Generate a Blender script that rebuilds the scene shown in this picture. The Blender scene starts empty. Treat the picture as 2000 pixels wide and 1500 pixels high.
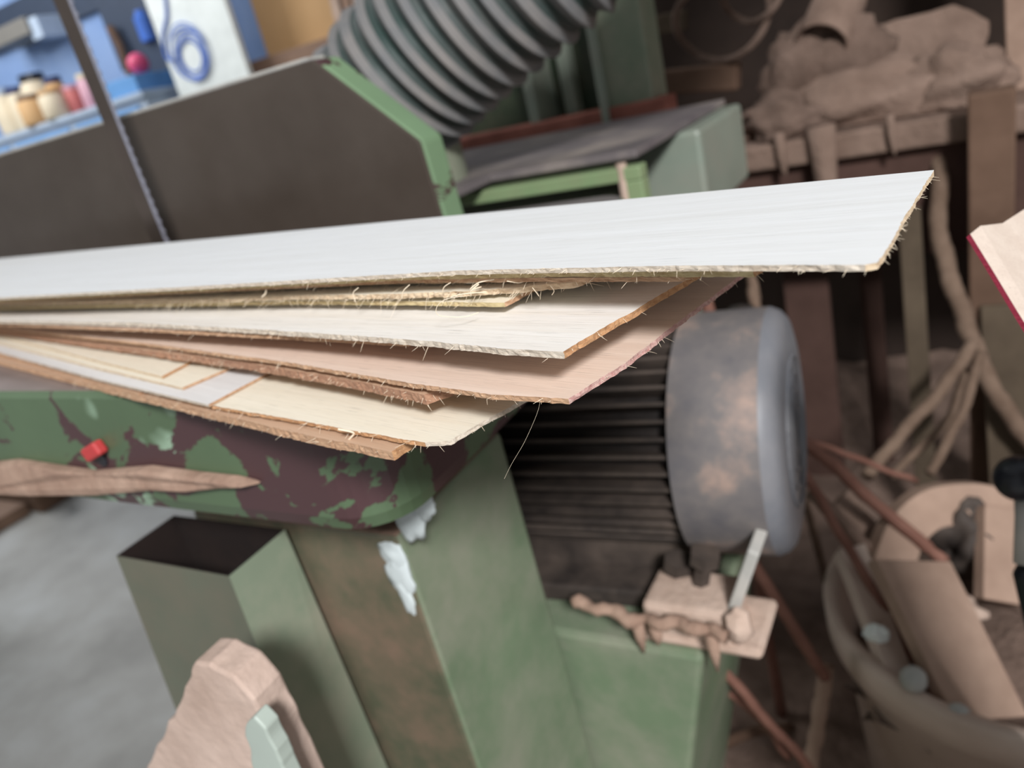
import bpy, bmesh, math, random
from mathutils import Vector, Matrix, noise

R = random.Random(7)
SC = bpy.context.scene
COL = SC.collection

# ------------------------------------------------------------------ camera
F = 1500.0                                   # focal length in pixels of a 2000 x 1500 frame
CAM = Vector((0, 0, 1.025))
right = Vector((.859, .4598, -.225)).normalized()
down = Vector((-.0068, -.4287, -.903))
down = (down - down.dot(right) * right).normalized()
fwd = right.cross(down).normalized()
cam_d = bpy.data.cameras.new('camera')
cam = bpy.data.objects.new('camera', cam_d)
COL.objects.link(cam)
M = Matrix.Identity(4)
for i in range(3):
    M[i][0] = right[i]; M[i][1] = -down[i]; M[i][2] = -fwd[i]; M[i][3] = CAM[i]
cam.matrix_world = M
cam_d.sensor_width = 36
cam_d.lens = 27
cam_d.clip_start = .01
cam_d.dof.use_dof = True
cam_d.dof.focus_distance = .262
cam_d.dof.aperture_fstop = 9.0
SC.camera = cam

# ------------------------------------------------------------------ light
SC.view_settings.view_transform = 'Standard'
SC.view_settings.look = 'None'
SC.view_settings.exposure = 0.05
SC.view_settings.gamma = 1
SC.view_settings.use_curve_mapping = False
W = bpy.data.worlds.new('world')
SC.world = W
W.use_nodes = True
W.node_tree.nodes['Background'].inputs[0].default_value = (.92, .96, 1, 1)
W.node_tree.nodes['Background'].inputs[1].default_value = .33


def area(name, loc, target, size, power, col=(1, 1, 1)):
    d = bpy.data.lights.new(name, 'AREA')
    d.shape = 'RECTANGLE'; d.size, d.size_y = size; d.energy = power; d.color = col
    o = bpy.data.objects.new(name, d)
    COL.objects.link(o)
    o.location = loc
    o.rotation_euler = (Vector(target) - Vector(loc)).to_track_quat('-Z', 'Y').to_euler()
    return o


area('workshop_opening', (1.7, -1.9, 2.9), (-.15, .25, .92), (.6, .55), 176, (.98, .99, 1))
area('far_wall_fill', (-4.6, 1.2, 3.2), (-3.6, 3.2, 1.3), (2.0, 2.0), 92, (.95, .98, 1))  # lamp added to brighten the far wall and the things before it


# ------------------------------------------------------------------ pixel helpers: a photo point at a real distance or on a real plane
def ray(px, py):
    return right * ((px - 1000) / F) + down * ((py - 750) / F) + fwd


def P(px, py, d):
    return CAM + ray(px, py) * d


def PZ(px, py, z):
    r = ray(px, py)
    return CAM + r * ((z - CAM.z) / r.z)


def PY(px, py, y):
    r = ray(px, py)
    return CAM + r * (y / r.y)


def PX(px, py, x):
    r = ray(px, py)
    return CAM + r * (x / r.x)


# ------------------------------------------------------------------ materials
def new_mat(name):
    m = bpy.data.materials.new(name)
    m.use_nodes = True
    nt = m.node_tree
    return m, nt, nt.nodes['Principled BSDF']


def nd(nt, t, **kw):
    n = nt.nodes.new(t)
    for k, v in kw.items():
        if hasattr(n, k) and k not in n.inputs:
            setattr(n, k, v)
        else:
            n.inputs[k].default_value = v
    return n


def c4(c):
    return (c[0], c[1], c[2], 1)


def srgb(r, g, b):
    def f(v):
        v /= 255.0
        return v / 12.92 if v <= .04045 else ((v + .055) / 1.055) ** 2.4
    return (f(r), f(g), f(b))


def noise_tex(nt, scale, detail=6, rough=.55, stretch=None, dist=0.0):
    tc = nd(nt, 'ShaderNodeTexCoord')
    out = tc.outputs['Object']
    if stretch:
        mp = nd(nt, 'ShaderNodeMapping')
        mp.inputs['Scale'].default_value = stretch
        nt.links.new(out, mp.inputs['Vector'])
        out = mp.outputs['Vector']
    n = nd(nt, 'ShaderNodeTexNoise')
    n.inputs['Scale'].default_value = scale
    n.inputs['Detail'].default_value = detail
    n.inputs['Roughness'].default_value = rough
    n.inputs['Distortion'].default_value = dist
    nt.links.new(out, n.inputs['Vector'])
    return n.outputs['Fac']


def ramp(nt, fac, stops):
    r = nd(nt, 'ShaderNodeValToRGB')
    el = r.color_ramp.elements
    while len(el) < len(stops):
        el.new(.5)
    for e, (p, c) in zip(el, stops):
        e.position = p
        e.color = c4(c)
    nt.links.new(fac, r.inputs['Fac'])
    return r.outputs['Color']


def step(nt, fac, a, b):
    m = nd(nt, 'ShaderNodeMapRange')
    m.inputs['From Min'].default_value = a
    m.inputs['From Max'].default_value = b
    nt.links.new(fac, m.inputs['Value'])
    return m.outputs['Result']


def mix(nt, fac, a, b):
    m = nd(nt, 'ShaderNodeMix', data_type='RGBA')
    if isinstance(fac, float):
        m.inputs[0].default_value = fac
    else:
        nt.links.new(fac, m.inputs[0])
    for s, v in ((m.inputs[6], a), (m.inputs[7], b)):
        if isinstance(v, tuple):
            s.default_value = c4(v)
        else:
            nt.links.new(v, s)
    return m.outputs[2]


def mul(nt, a, b):
    m = nd(nt, 'ShaderNodeMath', operation='MULTIPLY')
    for s, v in ((m.inputs[0], a), (m.inputs[1], b)):
        if isinstance(v, (int, float)):
            s.default_value = v
        else:
            nt.links.new(v, s)
    return m.outputs[0]


def bump(nt, b, fac, strength=.2, dist=.001):
    bp = nd(nt, 'ShaderNodeBump')
    bp.inputs['Strength'].default_value = strength
    bp.inputs['Distance'].default_value = dist
    nt.links.new(fac, bp.inputs['Height'])
    nt.links.new(bp.outputs['Normal'], b.inputs['Normal'])


def wood(name, light, dark, rough=.62, streak=.5):
    """planed sheet: grain runs along local X"""
    m, nt, b = new_mat(name)
    broad = noise_tex(nt, 1.0, 6, .65, (4, 130, 130))
    fine = noise_tex(nt, 1.0, 5, .65, (22, 1400, 1400))
    pore = noise_tex(nt, 1.0, 3, .6, (38, 2200, 1500))
    c = ramp(nt, broad, [(.3, dark), (.72, light)])
    c = mix(nt, mul(nt, step(nt, fine, .52, .75), streak), c, tuple(v * .70 for v in dark))
    c = mix(nt, mul(nt, step(nt, pore, .63, .72), min(1.0, streak * 1.5)), c, tuple(v * .42 for v in dark))
    nt.links.new(c, b.inputs['Base Color'])
    b.inputs['Roughness'].default_value = rough
    bump(nt, b, fine, .25, .0004)
    return m


def rough_wood(name, light, dark, scale=500):
    m, nt, b = new_mat(name)
    a = noise_tex(nt, 1.0, 6, .7, (120, scale, scale * 1.6))
    nt.links.new(ramp(nt, a, [(.3, dark), (.7, light)]), b.inputs['Base Color'])
    b.inputs['Roughness'].default_value = .9
    bump(nt, b, a, .7, .0012)
    return m


def mottled(name, cols, scale=8, rough=.85, bmp=.3, metal=0.0, bdist=.004, spec=.3):
    m, nt, b = new_mat(name)
    a = noise_tex(nt, scale, 8, .62)
    k = len(cols)
    nt.links.new(ramp(nt, a, [(.3 + .4 * i / max(1, k - 1), c) for i, c in enumerate(cols)]), b.inputs['Base Color'])
    b.inputs['Roughness'].default_value = rough
    b.inputs['Metallic'].default_value = metal
    b.inputs['Specular IOR Level'].default_value = spec
    if bmp:
        bump(nt, b, noise_tex(nt, scale * 4, 6, .6), bmp, bdist)
    return m


def painted(name, green, primer, chip=.56, scale=9, dust=.0, dustcol=(.3, .22, .17), dscale=10, rough=.42, dust_up=.0, mint=None, bias=None):
    m, nt, b = new_mat(name)
    var = noise_tex(nt, 6, 5, .6)
    g = ramp(nt, var, [(.3, tuple(v * .78 for v in green)), (.7, green)])
    if mint:
        mn = noise_tex(nt, 10, 3, .5)
        g = mix(nt, step(nt, mn, .56, .60), g, mint)
    ch = noise_tex(nt, scale, 7, .62, None, .6)
    if bias:                       # the paint is worn more toward one end of the casting
        tcb = nd(nt, 'ShaderNodeTexCoord')
        sxb = nd(nt, 'ShaderNodeSeparateXYZ')
        nt.links.new(tcb.outputs['Object'], sxb.inputs[0])
        ad = nd(nt, 'ShaderNodeMath', operation='ADD')
        nt.links.new(ch, ad.inputs[0])
        nt.links.new(mul(nt, step(nt, sxb.outputs['X'], bias[0], bias[1]), bias[2]), ad.inputs[1])
        ch = ad.outputs[0]
    f = step(nt, ch, chip, chip + .012)
    c = mix(nt, f, g, primer)
    if dust > 0:
        dn = noise_tex(nt, dscale, 9, .68)
        c = mix(nt, mul(nt, step(nt, dn, .40, .68), dust), c, dustcol)
    if dust_up > 0:
        ge = nd(nt, 'ShaderNodeNewGeometry')
        sx = nd(nt, 'ShaderNodeSeparateXYZ')
        nt.links.new(ge.outputs['Normal'], sx.inputs[0])
        c = mix(nt, mul(nt, step(nt, sx.outputs['Z'], .3, .8), dust_up), c, dustcol)
    nt.links.new(c, b.inputs['Base Color'])
    b.inputs['Roughness'].default_value = rough
    bump(nt, b, f, .25, .0008)
    return m


def plain(name, col, rough=.6, metal=0.0, spec=.5):
    m, nt, b = new_mat(name)
    v = noise_tex(nt, 14, 4, .5)
    nt.links.new(ramp(nt, v, [(.3, tuple(x * .86 for x in col)), (.7, col)]), b.inputs['Base Color'])
    b.inputs['Roughness'].default_value = rough
    b.inputs['Metallic'].default_value = metal
    b.inputs['Specular IOR Level'].default_value = spec
    return m


MT = {}
GREEN = srgb(112, 134, 106)
PRIMER = srgb(74, 50, 52)
DUST = srgb(158, 132, 116)
MT['rim'] = painted('chipped_green_rim', srgb(88, 108, 80), PRIMER, .56, 17, rough=.4, mint=srgb(142, 166, 142), bias=(.46, .66, .085))
MT['green'] = painted('worn_green', srgb(118, 136, 108), PRIMER, .78, 7, .85, srgb(150, 148, 132), 8)
MT['green_fence'] = painted('fence_green', srgb(122, 148, 114), PRIMER, .60, 16, rough=.45)
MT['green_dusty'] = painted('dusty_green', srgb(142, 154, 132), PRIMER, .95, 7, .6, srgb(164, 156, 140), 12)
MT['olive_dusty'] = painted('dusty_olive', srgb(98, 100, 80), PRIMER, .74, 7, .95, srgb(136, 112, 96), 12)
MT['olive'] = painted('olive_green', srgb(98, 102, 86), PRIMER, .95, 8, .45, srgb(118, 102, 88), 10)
MT['pale_green'] = painted('pale_green', srgb(146, 156, 142), PRIMER, .74, 7, .5, srgb(152, 148, 136), 14)
MT['dark_green'] = painted('deep_green', srgb(50, 64, 47), PRIMER, .74, 7, .15, DUST, 8)
MT['bright_green'] = painted('bright_green', srgb(140, 164, 120), PRIMER, .74, 9, .25, DUST, 16)
MT['steel_dark'] = mottled('dark_ground_steel', [srgb(76, 66, 58), srgb(94, 84, 76)], 5, .36, .04, .35, .001, .5)
MT['steel_table'] = mottled('table_steel', [srgb(140, 130, 130), srgb(170, 160, 160)], 9, .35, .05, .6, .001, .5)
MT['blade'] = mottled('blade_steel', [srgb(88, 78, 72), srgb(112, 100, 92)], 9, .3, .05, .7, .001)
MT['blade_edge'] = plain('bright_blade_edge', srgb(190, 190, 205), .3, .6)
MT['black_metal'] = mottled('black_motor_paint', [srgb(30, 27, 26), srgb(56, 48, 44)], 22, .55, .2)
MT['fin'] = mottled('dusty_fin', [srgb(40, 35, 33), srgb(92, 80, 72)], 16, .7, .2)
MT['cover'] = mottled('dusty_grey_cover', [srgb(88, 86, 90), srgb(112, 106, 104), srgb(168, 142, 128)], 15, .6, .12)
MT['cover_end_lit'] = mottled('lit_grey_cover_end', [srgb(104, 107, 114), srgb(132, 130, 132)], 12, .45, .1)  # bluish highlight of the end face put into its colour
MT['dust'] = mottled('sawdust_tan', [srgb(140, 112, 96), srgb(176, 148, 130)], 30, .95, .6)
MT['dust_pale'] = mottled('sawdust_pale', [srgb(176, 150, 134), srgb(208, 184, 168)], 24, .95, .5)
MT['dust_brown'] = mottled('sawdust_brown', [srgb(94, 76, 66), srgb(134, 112, 100)], 14, .97, .7, bdist=.01)
MT['dust_mid'] = mottled('sawdust_mid', [srgb(116, 95, 83), srgb(152, 128, 114)], 10, .97, .7, bdist=.01)
MT['wood_dark'] = mottled('dark_redbrown_wood', [srgb(70, 50, 43), srgb(94, 70, 62)], 6, .9, .3)
MT['wood_brown'] = mottled('brown_wood', [srgb(92, 70, 56), srgb(122, 96, 80)], 7, .9, .3)
MT['plank'] = mottled('grey_brown_plank', [srgb(74, 62, 50), srgb(104, 90, 74)], 7, .9, .3)
MT['red_cord'] = mottled('redbrown_cord', [srgb(116, 78, 66), srgb(142, 102, 88)], 20, .8, .3)
MT['rope'] = mottled('dusty_rope', [srgb(104, 84, 70), srgb(134, 112, 96)], 24, .95, .6)
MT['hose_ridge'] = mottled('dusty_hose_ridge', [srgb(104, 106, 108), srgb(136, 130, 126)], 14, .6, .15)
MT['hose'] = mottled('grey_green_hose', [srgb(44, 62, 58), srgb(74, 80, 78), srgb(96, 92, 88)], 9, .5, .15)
MT['concrete'] = mottled('concrete', [srgb(140, 138, 134), srgb(160, 158, 154), srgb(176, 176, 174)], 3.2, .8, .2, bdist=.003)
MT['blue_wall'] = mottled('blue_paint', [srgb(112, 140, 186), srgb(142, 164, 200)], 1.6, .7, .05)
MT['brown_wall'] = mottled('brown_wall', [srgb(40, 31, 27), srgb(66, 53, 46)], 3, .95, .4, bdist=.01)
MT['white'] = plain('white_board', srgb(236, 240, 236), .6)
MT['white_putty'] = plain('white_putty', srgb(206, 214, 214), .7)
MT['tan'] = mottled('tan_ply', [srgb(190, 150, 104), srgb(208, 168, 122)], 2, .7, .05)
MT['frame_brown'] = plain('brown_ledge', srgb(134, 106, 88), .8)
MT['blue'] = plain('blue_plastic', srgb(60, 110, 200), .4)
MT['navy'] = plain('navy', srgb(38, 48, 92), .5)
MT['slate'] = plain('dark_slate', srgb(46, 58, 78), .6)
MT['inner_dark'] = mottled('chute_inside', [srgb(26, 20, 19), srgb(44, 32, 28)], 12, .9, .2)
MT['black'] = plain('black_plastic', srgb(30, 32, 40), .32)
MT['cream'] = plain('cream', srgb(222, 206, 178), .6)
MT['pink'] = plain('pink_plastic', srgb(236, 84, 128), .45)
MT['rose'] = plain('rose_plastic', srgb(216, 164, 178), .5)
MT['dull_red'] = plain('dull_red', srgb(198, 110, 106), .6)
MT['case_grey'] = plain('case_grey', srgb(122, 118, 112), .6)
MT['red'] = plain('red_paint', srgb(190, 62, 62), .5)
MT['palebluegrey'] = plain('pale_blue_grey', srgb(176, 190, 208), .6)
MT['skyblue'] = plain('sky_blue', srgb(104, 158, 214), .6)
MT['tub'] = mottled('tan_dusty_tub', [srgb(184, 162, 148), srgb(210, 190, 176)], 8, .8, .25)
MT['board_tan'] = mottled('dusty_tan_board', [srgb(148, 122, 106), srgb(180, 152, 134)], 9, .9, .3)
MT['offcut'] = mottled('pinkish_offcut', [srgb(176, 152, 138), srgb(208, 184, 170)], 18, .95, .5)
MT['pale_jade'] = plain('pale_jade', srgb(176, 186, 176), .5)
MT['bright_steel'] = mottled('dusty_bright_steel', [srgb(164, 164, 160), srgb(196, 190, 182)], 20, .5, .1)
MT['grey_dust_top'] = mottled('grey_dusty_top', [srgb(92, 84, 88), srgb(112, 104, 104), srgb(156, 144, 136)], 6, .6, .1)
MT['rust'] = mottled('rust_red', [srgb(120, 70, 60), srgb(164, 104, 90)], 14, .8, .2)

WH = wood('white_veneer', srgb(232, 232, 232), srgb(222, 221, 219), streak=.34)
WH2 = wood('white_grained_veneer', srgb(238, 234, 230), srgb(226, 218, 208), streak=.75)
PK = wood('pink_veneer', srgb(228, 206, 190), srgb(214, 188, 170), streak=.7)
CR = wood('cream_veneer', srgb(237, 229, 212), srgb(228, 217, 196), streak=.6)
CR2 = wood('pale_cream_veneer', srgb(238, 230, 212), srgb(228, 218, 198), streak=.35)
GW = wood('grey_white_veneer', srgb(228, 226, 224), srgb(212, 208, 206), streak=.35)
BR = wood('tan_veneer', srgb(204, 172, 146), srgb(188, 152, 124), streak=.6)
E_CREAM = rough_wood('cream_edge', srgb(226, 206, 176), srgb(186, 156, 124))
E_YEL = rough_wood('yellow_edge', srgb(224, 206, 160), srgb(172, 144, 98))
E_TAN = rough_wood('tan_edge', srgb(212, 174, 140), srgb(160, 118, 88))
E_BRN = rough_wood('brown_edge', srgb(184, 142, 114), srgb(136, 96, 74))
E_ORG = rough_wood('orange_edge', srgb(208, 162, 118), srgb(168, 118, 80))
E_WHT = rough_wood('pale_edge', srgb(226, 214, 198), srgb(184, 166, 146))
E_RED = rough_wood('red_cut_edge', srgb(216, 186, 174), srgb(172, 114, 110))
E_CRIM = rough_wood('crimson_edge', srgb(186, 60, 84), srgb(150, 36, 62))
FIB = plain('wood_fibre', srgb(236, 218, 192), .8)


# ------------------------------------------------------------------ mesh helpers (all in world coordinates)
WL = {}


def root(name, label, cat, loc, group=None):
    o = bpy.data.objects.new(name, None)
    o.empty_display_size = .05
    COL.objects.link(o)
    o.location = loc
    WL[o] = Vector(loc)
    o['label'] = label
    o['category'] = cat
    if group:
        o['group'] = group
    return o


def tag(o, label=None, cat=None, group=None, kind=None):
    for k, v in (('label', label), ('category', cat), ('group', group), ('kind', kind)):
        if v:
            o[k] = v
    return o


def fin(name, bm, mats, parent=None, smooth=False, bevel=0, subsurf=0, normals=True):
    if normals:
        bmesh.ops.recalc_face_normals(bm, faces=bm.faces)
    lo = Vector((1e9,) * 3); hi = Vector((-1e9,) * 3)
    for v in bm.verts:
        for i in range(3):
            lo[i] = min(lo[i], v.co[i]); hi[i] = max(hi[i], v.co[i])
    c = (lo + hi) / 2
    c.z = lo.z if parent is None else c.z
    bmesh.ops.translate(bm, verts=bm.verts, vec=-c)
    me = bpy.data.meshes.new(name)
    bm.to_mesh(me)
    bm.free()
    for m in (mats if isinstance(mats, (list, tuple)) else [mats]):
        me.materials.append(m)
    o = bpy.data.objects.new(name, me)
    COL.objects.link(o)
    WL[o] = c
    if parent is not None:
        o.parent = parent
        o.location = c - WL[parent]
    else:
        o.location = c
    if smooth:
        for p in me.polygons:
            p.use_smooth = True
    if bevel:
        md = o.modifiers.new('bevel', 'BEVEL')
        md.width = bevel; md.segments = 2; md.limit_method = 'ANGLE'
        md.angle_limit = math.radians(40)
    if subsurf:
        md = o.modifiers.new('sub', 'SUBSURF')
        md.levels = md.render_levels = subsurf
    return o


def B():
    return bmesh.new()


def box(bm, x0, x1, y0, y1, z0, z1, mi=0):
    v = [bm.verts.new((x, y, z)) for z in (z0, z1) for y in (y0, y1) for x in (x0, x1)]
    fs = [(0, 1, 3, 2), (4, 6, 7, 5), (0, 4, 5, 1), (2, 3, 7, 6), (0, 2, 6, 4), (1, 5, 7, 3)]
    out = []
    for f in fs:
        q = bm.faces.new([v[i] for i in f])
        q.material_index = mi
        out.append(q)
    return out


def hexa(bm, b, t, mi=0):
    """frustum between two 4-point rings"""
    lo = [bm.verts.new(p) for p in b]; hi = [bm.verts.new(p) for p in t]
    for q in [lo[::-1], hi] + [[lo[i], lo[(i + 1) % 4], hi[(i + 1) % 4], hi[i]] for i in range(4)]:
        bm.faces.new(q).material_index = mi


def prism(bm, pts, off, mi=0, mi_side=None):
    off = Vector(off)
    a = [bm.verts.new(p) for p in pts]
    b = [bm.verts.new(Vector(p) + off) for p in pts]
    n = len(pts)
    bm.faces.new(a).material_index = mi
    bm.faces.new(b[::-1]).material_index = mi
    for i in range(n):
        bm.faces.new([a[i], b[i], b[(i + 1) % n], a[(i + 1) % n]]).material_index = mi if mi_side is None else mi_side


def tube(bm, pts, r, n=10, cap=True, mi=0):
    pts = [Vector(p) for p in pts]
    rs = r if isinstance(r, (list, tuple)) else [r] * len(pts)
    rings = []
    t0 = (pts[1] - pts[0]).normalized()
    nrm = t0.orthogonal().normalized()
    for i, p in enumerate(pts):
        t = (pts[min(i + 1, len(pts) - 1)] - pts[max(i - 1, 0)]).normalized()
        nrm = (nrm - nrm.dot(t) * t).normalized()
        bn = t.cross(nrm)
        rings.append([bm.verts.new(p + (nrm * math.cos(2 * math.pi * k / n) + bn * math.sin(2 * math.pi * k / n)) * rs[i]) for k in range(n)])
    for i in range(len(rings) - 1):
        for k in range(n):
            bm.faces.new([rings[i][k], rings[i][(k + 1) % n], rings[i + 1][(k + 1) % n], rings[i + 1][k]]).material_index = mi
    if cap:
        bm.faces.new(rings[0][::-1]).material_index = mi
        bm.faces.new(rings[-1]).material_index = mi


def lathe(bm, origin, axis, prof, n=40, mi=0, cap=True):
    """prof: list of (distance along axis, radius)"""
    axis = Vector(axis).normalized()
    origin = Vector(origin)
    u = axis.orthogonal().normalized()
    w = axis.cross(u)
    rings = []
    for t, r in prof:
        rings.append([bm.verts.new(origin + axis * t + (u * math.cos(2 * math.pi * k / n) + w * math.sin(2 * math.pi * k / n)) * max(r, 1e-5)) for k in range(n)])
    for i in range(len(rings) - 1):
        for k in range(n):
            bm.faces.new([rings[i][k], rings[i][(k + 1) % n], rings[i + 1][(k + 1) % n], rings[i + 1][k]]).material_index = mi
    if cap:
        bm.faces.new(rings[0][::-1]).material_index = mi
        bm.faces.new(rings[-1]).material_index = mi


def blob(bm, c, rad, seed=0, amp=.25, freq=2.0, sub=4):
    c = Vector(c)
    tmp = bmesh.ops.create_icosphere(bm, subdivisions=sub, radius=1)
    off = Vector((seed * 3.17, seed * 1.31, seed * 7.7))
    for v in tmp['verts']:
        d = v.co.copy()
        k = 1 + amp * (noise.noise(d * freq + off) + .5 * noise.noise(d * freq * 2.3 + off) + .25 * noise.noise(d * freq * 5 + off))
        v.co = c + Vector((d.x * rad[0], d.y * rad[1], d.z * rad[2])) * k


def spline(pts, n=8):
    """Catmull-Rom through points"""
    pts = [Vector(p) for p in pts]
    out = []
    q = [2 * pts[0] - pts[1]] + pts + [2 * pts[-1] - pts[-2]]
    for i in range(1, len(q) - 2):
        for k in range(n):
            t = k / n
            a, b, c, d = q[i - 1], q[i], q[i + 1], q[i + 2]
            out.append(.5 * ((2 * b) + (c - a) * t + (2 * a - 5 * b + 4 * c - d) * t * t + (3 * b - a - 3 * c + d) * t ** 3))
    out.append(pts[-1])
    return out


def obox(bm, c, ax, half, mi=0):
    c = Vector(c)
    a, b_, d = [Vector(v).normalized() * h for v, h in zip(ax, half)]
    hexa(bm, [c - a - b_ - d, c + a - b_ - d, c + a + b_ - d, c - a + b_ - d],
         [c - a - b_ + d, c + a - b_ + d, c + a + b_ + d, c - a + b_ + d], mi)


# ------------------------------------------------------------------ the setting
bm = B(); box(bm, -9, 2.5, -1.5, 3.25, -.06, 0)
tag(fin('floor', bm, MT['concrete']), kind='structure')
bm = B(); box(bm, -9, -1.62, 3.2, 3.3, 0, 3.4)
tag(fin('wall_back', bm, MT['blue_wall']), kind='structure')
bm = B(); box(bm, -1.72, -1.62, 2.15, 3.2, 0, 3.4)
tag(fin('wall_left', bm, MT['brown_wall']), kind='structure')
bm = B(); box(bm, -1.62, 2.5, 2.1, 2.2, 0, 3.4)
tag(fin('wall_right', bm, MT['brown_wall']), kind='structure')

ZT = .90                                   # table top height

# ------------------------------------------------------------------ band saw
saw = root('band_saw', 'old chipped green band saw whose table carries the pile of veneer sheets', 'band saw', (-.6, .5, 0))
# table: thick casting with rounded corners, dark ground top
def rounded(x0, x1, y0, y1, r, n=8):
    out = []
    for cx, cy, a0 in ((x1 - r, y0 + r, -90), (x1 - r, y1 - r, 0), (x0 + r, y1 - r, 90), (x0 + r, y0 + r, 180)):
        for k in range(n + 1):
            a = math.radians(a0 + 90 * k / n)
            out.append((cx + r * math.cos(a), cy + r * math.sin(a)))
    return out


bm = B()
TX0, TX1, TY0, TY1 = -1.75, -.266, .257, .69
ins = [(.004, .004, 0), (0, 0, -.004), (0, 0, -.078), (.003, .003, -.087), (.012, .012, -.092)]
rings = []
for k, (dx, _, dz) in enumerate(ins):
    rings.append([bm.verts.new((x, y, ZT + dz)) for x, y in rounded(TX0 + dx, TX1 - dx, TY0 + dx, TY1 - dx, .038 - dx * .5)])
n = len(rings[0])
for i in range(len(rings) - 1):
    for k in range(n):
        f = bm.faces.new([rings[i][k], rings[i][(k + 1) % n], rings[i + 1][(k + 1) % n], rings[i + 1][k]])
        f.material_index = 1
bm.faces.new(rings[0]).material_index = 0
bm.faces.new(rings[-1][::-1]).material_index = 1
tbl = fin('table', bm, [MT['steel_table'], MT['rim']], saw)
# dust lip on the front of the rim
top = [(-60, 905), (40, 893), (120, 905), (190, 915), (300, 905), (400, 918), (470, 925), (530, 941)]
bot = [(470, 946), (400, 952), (320, 951), (200, 962), (60, 962), (-60, 955)]
bm = B()
pts = [PY(x, y, TY0) for x, y in top + bot]
a = [bm.verts.new(p) for p in pts]
ctr = [bm.verts.new(p.lerp(sum(pts, Vector()) / len(pts), .12) + Vector((0, -.007 - .004 * R.random(), 0))) for p in pts]
n = len(pts)
for i in range(n):
    bm.faces.new([a[i], a[(i + 1) % n], ctr[(i + 1) % n], ctr[i]])
bm.faces.new(ctr)
bm.faces.new(a[::-1])
fin('dust_ridge', bm, MT['dust'], saw, bevel=.002)
# red stop with a dark hole
bm = B()
obox(bm, PY(184, 880, TY0 - .004), ((1, 0, .35), (0, 1, 0), (-.35, 0, 1)), (.0105, .004, .005))
stop = fin('stop_block', bm, MT['red'], saw, bevel=.002)
stop['label'] = 'red stop block'
bm = B(); lathe(bm, PY(204, 893, TY0 + .002), (0, -1, 0), [(0, .006), (.003, .006)], 16)
fin('screw_hole', bm, MT['black'], saw)
# trunnion block between column and table
bm = B(); box(bm, -.55, -.36, .36, .47, .755, ZT - .091)
fin('trunnion', bm, MT['dark_green'], saw, bevel=.004)
# main column: front face dusty olive, right face green
bm = B()
cx0, cx1, cy0, cy1, cz = -.56, -.34, .33, .482, .755
bl = [(cx0, cy0, 0), (cx1 + .01, cy0, 0), (cx1 + .01, cy1 + .008, 0), (cx0, cy1 + .008, 0)]
tl = [(cx0, cy0, cz), (cx1, cy0, cz), (cx1, cy1, cz), (cx0, cy1, cz)]
lo = [bm.verts.new(p) for p in bl]; hi = [bm.verts.new(p) for p in tl]
for i, mi in ((0, 1), (1, 0), (2, 0), (3, 1)):
    bm.faces.new([lo[i], lo[(i + 1) % 4], hi[(i + 1) % 4], hi[i]]).material_index = mi
bm.faces.new(hi).material_index = 2
bm.faces.new(lo[::-1])
fin('column', bm, [MT['green'], MT['olive_dusty'], MT['dust']], saw, bevel=.004)
# lower housing, motor stands on it
bm = B()
hz = .53
hexa(bm, [(-.55, .493, 0), (-.315, .493, 0), (-.315, .74, 0), (-.55, .74, 0)],
     [(-.55, .493, hz), (-.20, .493, hz), (-.20, .74, hz), (-.55, .74, hz)])
fin('motor_housing', bm, [MT['green']], saw, bevel=.006)
# dust chute, open at the top
bm = B()
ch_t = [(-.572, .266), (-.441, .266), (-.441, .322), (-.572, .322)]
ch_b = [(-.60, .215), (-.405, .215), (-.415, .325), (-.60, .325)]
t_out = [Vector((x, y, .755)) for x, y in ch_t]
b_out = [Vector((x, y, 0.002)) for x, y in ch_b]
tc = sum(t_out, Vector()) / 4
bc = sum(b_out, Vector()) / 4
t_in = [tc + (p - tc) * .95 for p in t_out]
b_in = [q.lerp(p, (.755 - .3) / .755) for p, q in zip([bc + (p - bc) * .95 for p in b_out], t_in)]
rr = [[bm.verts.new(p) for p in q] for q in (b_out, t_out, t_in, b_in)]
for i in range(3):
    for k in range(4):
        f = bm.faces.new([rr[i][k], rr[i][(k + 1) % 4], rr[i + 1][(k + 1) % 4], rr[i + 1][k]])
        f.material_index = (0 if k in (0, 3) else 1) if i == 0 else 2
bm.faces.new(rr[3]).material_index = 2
bm.faces.new(rr[0][::-1])
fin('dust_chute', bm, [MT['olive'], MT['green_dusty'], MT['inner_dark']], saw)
# white putty along the column corner
bm = B()
for px, py, r, s in ((800, 1016, (.012, .003, .016), 1), (824, 984, (.010, .003, .013), 2), (768, 1085, (.012, .003, .014), 3), (782, 1122, (.011, .003, .022), 4), (796, 1165, (.007, .003, .018), 5)):
    blob(bm, PY(px, py, cy0 + .001), r, s, .35, 1.8, 3)
fin('putty', bm, MT['white_putty'], saw, smooth=True)
# blade
bm = B()
bx, by = -.767, .55
box(bm, bx - .016, bx + .007, by - .0006, by + .0006, .40, 1.75)
bl = fin('saw_blade', bm, MT['blade'], saw)
bm = B()
zz = .60
while zz < 1.70:                                  # toothed front edge
    a = [(bx + .0068, by - .0008, zz), (bx + .0068, by - .0008, zz + .011), (bx + .0125, by - .0008, zz + .002)]
    prism(bm, [Vector(p) for p in a], (0, .0016, 0))
    zz += .011
box(bm, bx + .0065, bx + .010, by - .0007, by + .0007, .40, 1.75)
te = fin('tooth_edge', bm, MT['blade_edge'], bl)
te['label'] = 'bright toothed edge'
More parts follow.
